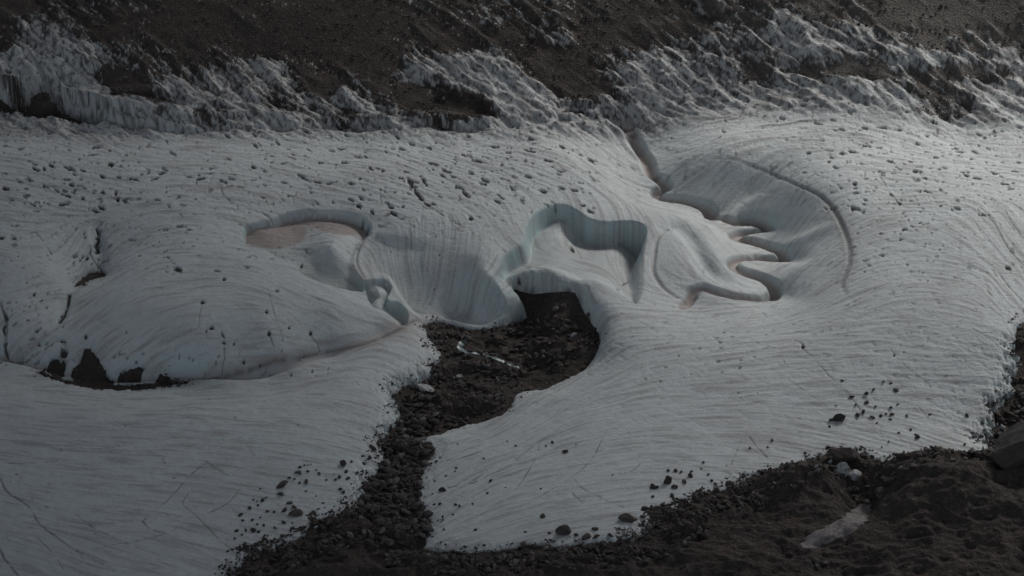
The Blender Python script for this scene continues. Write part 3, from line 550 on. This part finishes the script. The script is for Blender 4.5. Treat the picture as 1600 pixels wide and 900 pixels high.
def coords(nt, scale=(1, 1, 1), rot=(0, 0, 0)):
    t = nt.nodes.new("ShaderNodeTexCoord"); mp = nt.nodes.new("ShaderNodeMapping"); mp.inputs["Scale"].default_value = scale; mp.inputs["Rotation"].default_value = rot
    nt.links.new(t.outputs["Object"], mp.inputs["Vector"]); return mp.outputs[0]
def mth(nt, op, a, b):
    m_ = nt.nodes.new("ShaderNodeMath"); m_.operation = op
    for i_, v in enumerate((a, b)):
        if isinstance(v, (int, float)): m_.inputs[i_].default_value = v
        else: nt.links.new(v, m_.inputs[i_])
    return m_.outputs[0]
def bump(nt, h, strength, dist, prev=None):
    b_ = nt.nodes.new("ShaderNodeBump"); b_.inputs["Strength"].default_value = strength; b_.inputs["Distance"].default_value = dist
    nt.links.new(h, b_.inputs["Height"])
    if prev is not None: nt.links.new(prev, b_.inputs["Normal"])
    return b_.outputs[0]

ice_m, nt, N, L, P = mat("glacier_ice")
v = coords(nt); vs = coords(nt, (.35, 1.4, .6))
c = mix(nt, attr(nt, "blue"), (.61, .655, .655), (.44, .60, .60))
c = mix(nt, ramp(nt, noise(nt, v, .9, 6, .7), .35, .75), c, (.51, .53, .525))
c = mix(nt, mth(nt, 'MULTIPLY', attr(nt, "dust"), ramp(nt, noise(nt, vs, 3.2, 5, .7), .3, .62, .35, 1.3)), c, (.385, .385, .385))
c = mix(nt, attr(nt, "silt"), c, (.385, .338, .318))
c = mix(nt, mth(nt, 'MULTIPLY', ramp(nt, noise(nt, vs, 5.5, 3, .6), .63, .70), .35), c, (.25, .23, .22))
c = mix(nt, mth(nt, 'MULTIPLY', attr(nt, "grit"), 1.0), c, (.055, .048, .045))
L.new(c, P.inputs["Base Color"]); P.inputs["Roughness"].default_value = .62; P.inputs["Specular IOR Level"].default_value = .35
b = bump(nt, noise(nt, vs, 2.2, 6, .7), .55, .22); b = bump(nt, noise(nt, v, 6, 4, .7), .35, .08, b); L.new(b, P.inputs["Normal"])

def rocky(name, tones, sc=1.0, bumpy=1.0, pale=None):
    mt, nt, N, L, P = mat(name); v = coords(nt)
    c = mix(nt, ramp(nt, noise(nt, v, .16*sc, 5, .6), .38, .62), tones[0], tones[1])
    c = mix(nt, ramp(nt, noise(nt, v, 1.4*sc, 6, .75), .42, .68), c, tones[2])
    vo = nt.nodes.new("ShaderNodeTexVoronoi"); vo.inputs["Scale"].default_value = 2.6*sc; nt.links.new(v, vo.inputs["Vector"])
    sep = nt.nodes.new("ShaderNodeSeparateColor"); nt.links.new(vo.outputs["Color"], sep.inputs[0])
    c = mix(nt, ramp(nt, sep.outputs[0], .92, .99, 0, .6), c, tones[3])
    c = mix(nt, ramp(nt, sep.outputs[1], .86, .98, 0, .5), c, tones[4])
    if pale: c = mix(nt, attr(nt, 'fleck'), c, (.46, .49, .49)); c = mix(nt, mth(nt, 'MULTIPLY', attr(nt, 'pale'), ramp(nt, noise(nt, v, 2.2, 5, .8), .38, .62, .35, 1)), c, pale)
    L.new(c, P.inputs["Base Color"]); P.inputs["Roughness"].default_value = .85; P.inputs["Specular IOR Level"].default_value = .3
    b = bump(nt, noise(nt, v, 1.1*sc, 8, .8), .9*bumpy, .5/sc); b = bump(nt, vo.outputs["Distance"], .7*bumpy, .3/sc, b); L.new(b, P.inputs["Normal"])
    return mt
ground_m = rocky("moraine_rubble", [(.052,.043,.038), (.078,.061,.051), (.038,.033,.030), (.13,.115,.10), (.028,.024,.022)], 1, .6, (.17,.155,.14))
stone_m = rocky("dark_stone", [(.060,.056,.054), (.085,.074,.068), (.045,.042,.041), (.11,.10,.095), (.03,.028,.027)], 1.6, .6)
brown_m = rocky("brown_stone", [(.10,.082,.070), (.085,.072,.064), (.06,.052,.047), (.14,.125,.11), (.04,.035,.032)], 1.6, .5)
pale_m = rocky("pale_stone", [(.17,.16,.15), (.14,.13,.125), (.11,.10,.098), (.22,.21,.20), (.08,.075,.07)], 1.6, .5)
block_m, nt, N, L, P = mat("dirty_ice_block"); v = coords(nt)
L.new(mix(nt, ramp(nt, noise(nt, v, 1.6, 6, .7), .4, .62), (.46, .50, .51), (.22, .21, .20)), P.inputs["Base Color"]); P.inputs["Roughness"].default_value = .5
L.new(bump(nt, noise(nt, v, 2, 6, .7), .6, .3), P.inputs["Normal"])
water_m, nt, N, L, P = mat("melt_water"); v = coords(nt)
L.new(mix(nt, ramp(nt, noise(nt, v, 2.5, 4, .6), .4, .65), (.16, .21, .22), (.34, .40, .41)), P.inputs["Base Color"]); P.inputs["Roughness"].default_value = .38
L.new(bump(nt, noise(nt, v, 6, 3, .6), .3, .05), P.inputs["Normal"])

ice = grid_mesh("glacier", ICE, dI > -.7, dict(blue=blue, dust=np.clip(dust, 0, 1), silt=silt, grit=np.clip(grit, 0, 1)))
ice.data.materials.append(ice_m); ice["kind"] = "structure"
ground = grid_mesh("ground", GROUND, dI < 4.5, {}) if False else grid_mesh("ground", GROUND, np.ones_like(dI, bool), dict(pale=np.clip(upper*(1.1*blob(1450,60,330,110)-.05+.5*n_low), 0, 1), fleck=sstep(.05, .6, cc)*(1-sstep(UB+10, UB+28, PY))*(~holes)))
ground.data.materials.append(ground_m); ground["kind"] = "structure"

# ------------------------------------------------------------------ finding the surface under a plan point
TOP = np.where(dI > 0, np.maximum(ICE, GROUND), GROUND)
QX, QY = project(X, Y, TOP)
def row_of(y): return np.interp(y, yr, np.arange(NV))
def height(x, y):
    r = row_of(y); ri = int(np.clip(round(float(r)), 0, NV-1)); ci = int(np.clip(round((x/hw[ri]+1)/2*(NU-1)), 0, NU-1)); return float(TOP[ri, ci])
def place(px, py):
    """first point where the line of plan point (px, py) meets the surface"""
    zs = np.linspace(40, -16, 560); xs, ys = W(px, py, zs)
    r = np.clip(np.round(row_of(ys)).astype(int), 0, NV-1); c_ = np.clip(np.round((xs/hw[r]+1)/2*(NU-1)).astype(int), 0, NU-1)
    hit = np.where(TOP[r, c_] >= zs)[0]; i = hit[0] if len(hit) else 400
    return float(xs[i]), float(ys[i]), float(TOP[r[i], c_[i]]), float(dI[r[i], c_[i]])

# ------------------------------------------------------------------ stones
import bmesh
def stone_mesh(name, seed, sx=1, sy=1, sz=.7, sub=3, cuts=9, rough=.10, lim=(.40, .80)):
    r = random.Random(seed); bm = bmesh.new(); bmesh.ops.create_icosphere(bm, subdivisions=sub, radius=1)
    planes = []
    for _ in range(cuts):
        n = Vector((r.gauss(0, 1), r.gauss(0, 1), r.gauss(0, 1))).normalized(); planes.append((n, r.uniform(*lim)))
    off = Vector((r.uniform(0, 50),)*3)
    from mathutils import noise as mn
    for v_ in bm.verts:
        p = v_.co.copy()
        for n, d_ in planes:
            k = p.dot(n)
            if k > d_: p -= n*(k-d_)*.94
        p += p.normalized()*rough*mn.fractal(p*2.2+off, 1, 2, 4)
        v_.co = Vector((p.x*sx, p.y*sy, p.z*sz))
    for f_ in bm.faces: f_.smooth = False
    me = bpy.data.meshes.new(name); bm.to_mesh(me); bm.free(); return me
def tag(o, label=None, cat=None, group=None, kind=None):
    if label: o["label"] = label
    if cat: o["category"] = cat
    if group: o["group"] = group
    if kind: o["kind"] = kind
    return o
def boulder(name, px, py, wpx, hpx, mesh, m_, label, cat, rz=0, tilt=(0, 0), sink=.3, group=None):
    """wpx, hpx: the width and height it shows, at 0.1 m per unit"""
    x, y, z, _ = place(px, py+hpx*.35); me = mesh.copy(); me.materials.clear(); me.materials.append(m_)
    o = bpy.data.objects.new(name, me); scene.collection.objects.link(o)
    s = wpx*.1/2*1.06; h = hpx*.1/2*1.05
    co = [v_.co for v_ in me.vertices]; ex = max(abs(c_.x) for c_ in co); ez = max(abs(c_.z) for c_ in co)
    o.scale = (s/ex, s/ex*.8, h/ez); o.rotation_euler = (tilt[0], tilt[1], rz); o.location = (x, y, z+h*(1-2*sink))
    return tag(o, label, cat, group)
ST = [stone_mesh("stone_shape", 11+i, 1, .8, .62+.05*(i % 4), 3, 9, .06, (.35, .7)) for i in range(8)]
BG = [stone_mesh("boulder_shape", 50+i, 1, .8, .75, 4, 11, .09, (.35, .72)) for i in range(6)]
boulder("boulder", 1590, 690, 112, 70, BG[0], stone_m, "huge dark grey boulder at the right edge where the ice ends", "boulder", .3, sink=.35)
boulder("boulder", 1322, 710, 50, 24, BG[1], brown_m, "long brown boulder at the ice margin above the white ice blocks", "boulder", -.2, (0, .3), .12)
boulder("boulder", 1312, 651, 22, 13, BG[2], stone_m, "largest grey stone lying on the smooth right ice slope", "boulder", .4, (0, -.35))
boulder("boulder", 883, 829, 26, 15, BG[3], stone_m, "grey block perched on the lower ice edge at bottom centre", "boulder", 0)
boulder("boulder", 980, 806, 31, 14, BG[4], brown_m, "flat brown slab sliding off the lower ice edge", "boulder", -.2, (0, .4))
boulder("boulder", 536, 724, 10, 12, BG[5], stone_m, "upright pointed stone alone on the ice left of the ravine", "boulder")
boulder("boulder", 440, 758, 20, 8, BG[0], brown_m, "long low brown stone on the ice left of the ravine", "boulder", .2, (0, -.3))
boulder("boulder", 692, 765, 12, 8, BG[2], stone_m, "dark stone on the right ice bank with a dirt streak behind it", "boulder", .2)
boulder("boulder", 465, 802, 24, 9, BG[3], brown_m, "brown slab half sunk in dirty ice at the lower left lobe", "boulder", .1)
boulder("boulder", 1042, 748, 14, 18, BG[4], stone_m, "dark blocky stone topping the stone fan on the lower ice edge", "boulder", .1)
boulder("boulder", 668, 694, 22, 9, BG[1], stone_m, "grey boulder overhanging the narrow part of the ravine", "boulder", .1)
boulder("boulder", 668, 804, 15, 11, BG[5], stone_m, "grey boulder where the ravine meets the right ice bank", "boulder", .5)
boulder("boulder", 654, 772, 14, 13, BG[4], stone_m, "dark boulder on the right bank of the ravine below the narrows", "boulder", .9)
boulder("boulder", 1378, 766, 15, 10, BG[3], pale_m, "pale rounded boulder beside the dark gully in the moraine", "boulder")
boulder("ice_block", 1317, 732, 27, 24, BG[2], block_m, "big white ice block below the long brown boulder", "ice block", .3)
boulder("ice_block", 1336, 741, 20, 15, BG[5], block_m, "smaller grey white ice block right of the big one", "ice block", .8)
boulder("ice_block", 1298, 720, 10, 7, BG[1], block_m, "small white ice lump left of the big ice block", "ice block", .8)
boulder("ice_block", 1275, 727, 7, 6, BG[4], block_m, "tiny white ice lump on dark rubble left of the ice blocks", "ice block", .2)
boulder("snow_patch", 664, 606, 27, 9, BG[5], block_m, "small white snow remnant on the ravine floor", "snow patch", .1, (0, .2), .4)
boulder("snow_patch", 720, 587, 15, 5, BG[3], block_m, "faint grey snow remnant on the ravine floor right of the white one", "snow patch", .1, (0, .1), .5)
boulder("snow_patch", 896, 521, 14, 8, BG[4], block_m, "pale snow remnant under the curved ice rim in the upper ravine", "snow patch", .1, (0, 0), .5)
for (px, py, w_, lab) in [(1275,875,14,"larger pale rounded cobble at the bottom right"),(1290,881,9,"pale cobble right of the larger pale cobble at the bottom right"),(1277,884,9,"pale cobble in front of the larger one at the bottom right")]:
    boulder("cobble", px, py, w_, w_*.7, BG[int(px) % 6], pale_m, lab, "cobble", px*.1, group="pale cobbles in the foreground rubble")

def stones(spots, label, group, m_list, seed, cat="stone", name="stone"):
    r = random.Random(seed); cache = {}
    for (px, py, w_) in spots:
        x, y, z, _ = place(px, py); i = r.randrange(len(ST)); mi = r.randrange(len(m_list))
        key = (i, mi)
        if key not in cache:
            me = ST[i].copy(); me.materials.clear(); me.materials.append(m_list[mi]); cache[key] = me
        o = bpy.data.objects.new(name, cache[key]); scene.collection.objects.link(o)
        s = w_*.05*1.35; o.scale = (s, s*r.uniform(.75, 1), s*r.uniform(.75, 1.15)); o.rotation_euler = (r.uniform(-.4, .4), r.uniform(-.4, .4), r.uniform(0, 6.28))
        o.location = (x, y, z+s*.12); tag(o, label, cat, group)
RF = [(1316,595,5),(1380,598,6),(1392,600,5),(1365,609,7),(1353,616,7),(1330,622,7),(1400,611,8),(1354,631,8),(1349,645,8),(1340,650,9),(1364,653,7),(1376,650,6),(1393,649,8),(1392,638,7),(1403,633,5),(1370,662,4),(1391,656,5),(1417,650,5),(1453,649,5),(1511,651,8),(1306,635,4),(1337,634,5),(1296,668,5),(1423,672,6),(1389,692,5),(1434,684,9),(1404,677,5),(1385,647,4),(1368,637,4),(1378,699,4),(1430,680,4),(1507,695,5),(1522,693,4),(1298,657,8),(1207,689,5)]
stones(RF, "dark stone in the loose cluster on the smooth right ice slope", "stones clustered on the right ice slope", [stone_m, stone_m, brown_m], 3)
LF = [(583,701,12),(567,713,5),(578,716,7),(549,723,5),(469,731,5),(466,739,9),(482,738,6),(494,735,4),(499,741,6),(530,747,7),(544,748,8),(542,737,7),(558,739,6),(452,747,5),(460,750,4),(468,755,6),(479,755,8),(510,751,4),(524,751,4),(533,766,8),(537,770,7),(549,758,4),(407,765,4),(439,774,9),(478,769,4),(494,776,3),(416,778,5),(410,783,6),(453,788,8),(460,795,8),(403,791,5),(445,798,9),(486,804,7),(418,800,6),(428,801,5),(407,809,5),(402,784,4),(396,782,5),(390,795,7),(376,806,8),(380,814,5),(394,814,6),(370,830,8),(384,830,6),(367,843,5),(378,836,5),(396,830,9),(404,832,6),(356,862,5),(363,859,5),(343,887,5),(352,886,6),(405,853,7),(415,855,8),(404,864,7),(425,848,5),(440,840,7),(418,838,5),(430,826,5),(412,822,5),(402,820,4),(443,818,7),(455,826,5),(492,812,4),(505,787,4),(508,794,3),(521,742,3),(486,726,3),(476,728,4)]
stones(LF, "small dark stone scattered on the ice lobe left of the ravine", "stones scattered on the left lobe edge", [stone_m, stone_m, brown_m], 4)
CF = [(805,697,4),(853,698,4),(863,692,6),(883,706,8),(957,743,3),(845,764,4),(848,808,9),(859,834,6),(821,832,4),(930,828,9),(900,837,8),(916,842,12),(932,840,9),(953,837,8),(1008,797,12),(1020,762,10),(1028,762,8),(1044,737,6),(1056,737,6),(1064,738,5),(1080,738,4),(1078,745,9),(1099,723,6),(1096,733,4),(1107,742,5),(1112,752,6),(1118,757,5),(1070,753,8),(1054,762,9),(1020,777,6),(1035,790,10),(1047,790,8),(1050,776,8),(1030,804,7),(1062,783,7),(1087,778,10),(1095,775,12),(1120,768,12),(1137,757,10),(1005,810,8),(1015,815,8),(1135,729,3),(1172,701,5),(1200,700,4)]
stones(CF, "dark stone resting on the lower ice edge at bottom centre", "stones along the lower ice edge", [stone_m, brown_m, stone_m], 5)
MF = [(756,718,5),(713,732,5),(711,737,4),(697,744,5),(715,695,3),(767,752,6),(793,691,4),(762,772,4),(761,771,5),(739,789,4),(712,789,5),(718,792,5),(708,805,4),(694,828,5),(743,829,5),(727,856,5),(790,762,3),(687,789,6),(682,721,5),(673,725,4),(676,772,5),(661,763,5)]
stones(MF, "small dark stone on the ice bank just right of the ravine", "stones on the right bank of the ravine", [stone_m], 6)

# loose rubble: countless stones on the bare ground, as one mass
def rubble(name, n, region, smin, smax, seed, mats, dmin=-9, dmax=.2, pw=3.0):
    r = np.random.default_rng(seed)
    base = []
    for k in range(8):
        me = stone_mesh("tmp", 300+k, 1, .7, .5, 2, 8, .05, (.28, .62)); co = np.array([v_.co[:] for v_ in me.vertices]); fa = np.array([p.vertices[:] for p in me.polygons]); base.append((co, fa)); bpy.data.meshes.remove(me)
    x0, x1, y0, y1 = region
    ok = (QX > x0) & (QX < x1) & (QY > y0) & (QY < y1) & (dI < dmax) & (dI > dmin)
    rr, cc_ = np.where(ok); wt = np.exp(4.5*fbm(QX[rr, cc_]/42, QY[rr, cc_]/16, 4, 500+seed))*(jagf[rr, cc_].clip(.02, 2)**2 if dmin >= 0 else 1); pick = r.choice(len(rr), n, p=wt/wt.sum()); rr, cc_ = rr[pick], cc_[pick]
    V, F, M = [], [], []; o_ = 0
    for a, b_ in zip(rr, cc_):
        co, fa = base[r.integers(8)]; s = smin+(smax-smin)*r.random()**pw
        t = r.uniform(0, 6.28); ct, st_ = math.cos(t), math.sin(t); q_ = co*np.array([s, s*r.uniform(.7, 1), s*r.uniform(.6, 1.1)])
        tl = r.uniform(-.5, .5); q_ = np.c_[q_[:, 0], q_[:, 1]*math.cos(tl)-q_[:, 2]*math.sin(tl), q_[:, 1]*math.sin(tl)+q_[:, 2]*math.cos(tl)]
        q_ = np.c_[q_[:, 0]*ct-q_[:, 1]*st_, q_[:, 0]*st_+q_[:, 1]*ct, q_[:, 2]]+np.array([X[a, b_]+r.uniform(-.1, .1), Y[a, b_]+r.uniform(-.1, .1), TOP[a, b_]+s*.15])
        V.append(q_); F.append(fa+o_); M.append(np.full(len(fa), r.choice(len(mats), p=[m_[1] for m_ in mats]))); o_ += len(co)
    V = np.vstack(V).astype(np.float32); F = np.vstack(F); M = np.concatenate(M)
    me = bpy.data.meshes.new(name); me.vertices.add(len(V)); me.vertices.foreach_set("co", V.ravel()); me.loops.add(F.size); me.loops.foreach_set("vertex_index", F.ravel().astype(np.int32))
    me.polygons.add(len(F)); me.polygons.foreach_set("loop_start", (np.arange(len(F))*3).astype(np.int32))
    for m_ in mats: me.materials.append(m_[0])
    me.polygons.foreach_set("material_index", M.astype(np.int32)); me.update(calc_edges=True)
    o = bpy.data.objects.new(name, me); scene.collection.objects.link(o); return o
RM = [(stone_m, .5), (brown_m, .35), (pale_m, .15)]
tag(rubble("rubble", 12000, (250, 1750, 480, 1000), .06, 1.0, 21, RM, pw=4.5), "loose dark stones and rubble covering the foreground moraine and ravine floor", "rubble", kind="stuff")
tag(rubble("rock_debris", 700, (560, 690, 640, 850), .25, 1.3, 29, [(stone_m, .5), (brown_m, .3), (pale_m, .2)], pw=2.2), "dark angular rocks choking the narrow part of the ravine", "rocks", kind="stuff")
tag(rubble("scree", 14000, (-150, 1750, -150, 200), .07, .5, 22, [(stone_m, .45), (brown_m, .3), (pale_m, .25)], pw=4), "brown scree stones covering the slope above the glacier", "scree", kind="stuff")
tag(rubble("gravel", 5000, (250, 1750, 480, 1000), .05, .40, 23, [(stone_m, .7), (brown_m, .3)], 0, 2.2), "fine gravel strewn along the melting ice edges", "gravel", kind="stuff")

# ------------------------------------------------------------------ small meltwater stream and dirty snow slab
def ribbon(name, pts, m_, lift=.06):
    q = smooth_poly(pts, False, 8); c3 = [place(a[0], a[1]) for a in q]
    zs = [c_[2] for c_ in c3]
    for i in range(1, len(zs)): zs[i] = min(zs[i], zs[i-1])
    V, F = [], []
    for i, c_ in enumerate(c3):
        a = c3[max(i-1, 0)]; b_ = c3[min(i+1, len(c3)-1)]; t = Vector((b_[0]-a[0], b_[1]-a[1], 0)); t = t.normalized() if t.length > 1e-4 else Vector((1, 0, 0)); n = Vector((-t.y, t.x, 0))
        w_ = q[i][2]*.05*(1+.3*math.sin(i*1.7))
        for k in (-1, -.5, 0, .5, 1):
            p = Vector((c_[0], c_[1], 0))+n*w_*k*1.6; V.append((p.x, p.y, max(c_[2], height(p.x, p.y))+lift))
        if i: F += [((i-1)*5+k, (i-1)*5+k+1, i*5+k+1, i*5+k) for k in range(4)]
    me = bpy.data.meshes.new(name); me.from_pydata(V, [], F); me.update(); me.materials.append(m_)
    for p in me.polygons: p.use_smooth = True
    o = bpy.data.objects.new(name, me); scene.collection.objects.link(o); return o
st = ribbon("water", [(734,528,3),(729,533,4),(721,539,5),(719,546,5),(727,551,5),(738,553,4),(752,555,4),(766,558,4),(780,564,4),(792,570,3),(802,573,3),(812,577,2)], water_m, .10); st["kind"] = "structure"
def sheet(name, poly, m_, lift=.25):
    p = smooth_poly(poly, True, 3); x0, x1, y0, y1 = p[:, 0].min(), p[:, 0].max(), p[:, 1].min(), p[:, 1].max()
    mk = (QX > x0-4) & (QX < x1+4) & (QY > y0-4) & (QY < y1+4) & (dI < 0); r, c_ = np.where(mk); r0, r1, c0, c1 = r.min(), r.max()+1, c_.min(), c_.max()+1
    sl = (slice(r0, r1), slice(c0, c1)); global MX, MY; sx_, sy_ = MX, MY; MX, MY = QX*.1, QY*.21; d = sdf(p, sl)+warp2[sl]*.35; MX, MY = sx_, sy_
    Z = blur(TOP[sl], 3)+np.clip(d, -.5, 1.0)*.45; ok = d > -.45; nr, nc = Z.shape
    id_ = np.arange(nr*nc).reshape(nr, nc); f = ok[:-1, :-1] & ok[1:, :-1] & ok[:-1, 1:] & ok[1:, 1:]; rr, cc_ = np.where(f); a = id_[rr, cc_]
    me = bpy.data.meshes.new(name); q = np.stack([a, a+1, a+nc+1, a+nc], 1); used = np.unique(q); mp = -np.ones(nr*nc, int); mp[used] = np.arange(len(used))
    V = np.stack([X[sl].ravel()[used], Y[sl].ravel()[used], Z.ravel()[used]], 1)
    me.from_pydata(V.tolist(), [], mp[q].tolist()); me.update(); me.materials.append(m_)
    for pl in me.polygons: pl.use_smooth = True
    o = bpy.data.objects.new(name, me); scene.collection.objects.link(o); return o
dirty_m, nt, N, L, P = mat("dirty_snow"); v = coords(nt)
L.new(mix(nt, ramp(nt, noise(nt, v, 1.1, 7, .75), .45, .60), (.24, .22, .22), (.09, .08, .078)), P.inputs["Base Color"]); P.inputs["Roughness"].default_value = .8
L.new(bump(nt, noise(nt, v, 2, 6, .7), .6, .3), P.inputs["Normal"])
tag(sheet("snow_patch", [(1252,856),(1262,838),(1290,822),(1320,806),(1345,788),(1358,780),(1360,798),(1352,815),(1330,832),(1300,845),(1268,858)], dirty_m), "long dirty pinkish snow patch lying in the foreground gully at lower right", "snow patch")

# ------------------------------------------------------------------ unseen overcast slab, added overhead to shade the left and the foreground
def added_cloud():
    n = 120; 
    h = to_sun*(CLOUD_Z/to_sun.z)
    u_ = np.linspace(-1, 1, n); UX, UY = np.meshgrid(u_, u_)
    # edge runs across the scene: covered where (x, y) . k < e
    k = np.array([.64, .77]); e = EDGE
    t = np.array([-k[1], k[0]])
    a = (UX*.5+.5); s_ = e-(1-a)*620; w_ = UY*700
    wob = fbm(w_/140, s_/140, 4, 150)
    s2 = s_+wob*22*a**3
    px_ = k[0]*s2+t[0]*w_+h.x; py_ = k[1]*s2+t[1]*w_+h.y
    th = np.sqrt(np.clip(1-a**6, 0, 1))*np.sqrt(np.clip(1-np.abs(UY)**8, 0, 1))
    lum = fbm(px_/70, py_/70, 5, 160)
    V = []; top = CLOUD_Z+th*(50+40*lum); bot = CLOUD_Z-th*(10+22*np.abs(lum))
    for Z in (top, bot): V.append(np.stack([px_.ravel(), py_.ravel(), Z.ravel()], 1))
    V = np.vstack(V); i = np.arange(n*n).reshape(n, n); q = np.stack([i[:-1, :-1], i[:-1, 1:], i[1:, 1:], i[1:, :-1]], -1).reshape(-1, 4)
    F = np.vstack([q, q[:, ::-1]+n*n])
    me = bpy.data.meshes.new("added_clouds"); me.from_pydata(V.tolist(), [], F.tolist()); me.update()
    for p in me.polygons: p.use_smooth = True
    mt, nt, N, L, P = mat("added_cloud"); tr = N.new("ShaderNodeBsdfTranslucent"); tr.inputs[0].default_value = (.8, .82, .85, 1); mx = N.new("ShaderNodeMixShader"); mx.inputs[0].default_value = .3
    P.inputs["Base Color"].default_value = (.85, .86, .88, 1); P.inputs["Roughness"].default_value = 1
    L.new(P.outputs[0], mx.inputs[1]); L.new(tr.outputs[0], mx.inputs[2]); L.new(mx.outputs[0], N["Material Output"].inputs[0])
    me.materials.append(mt); o = bpy.data.objects.new("added_clouds", me); scene.collection.objects.link(o); o["kind"] = "structure"
CLOUD_Z = 255.0; EDGE = 39.0
added_cloud()
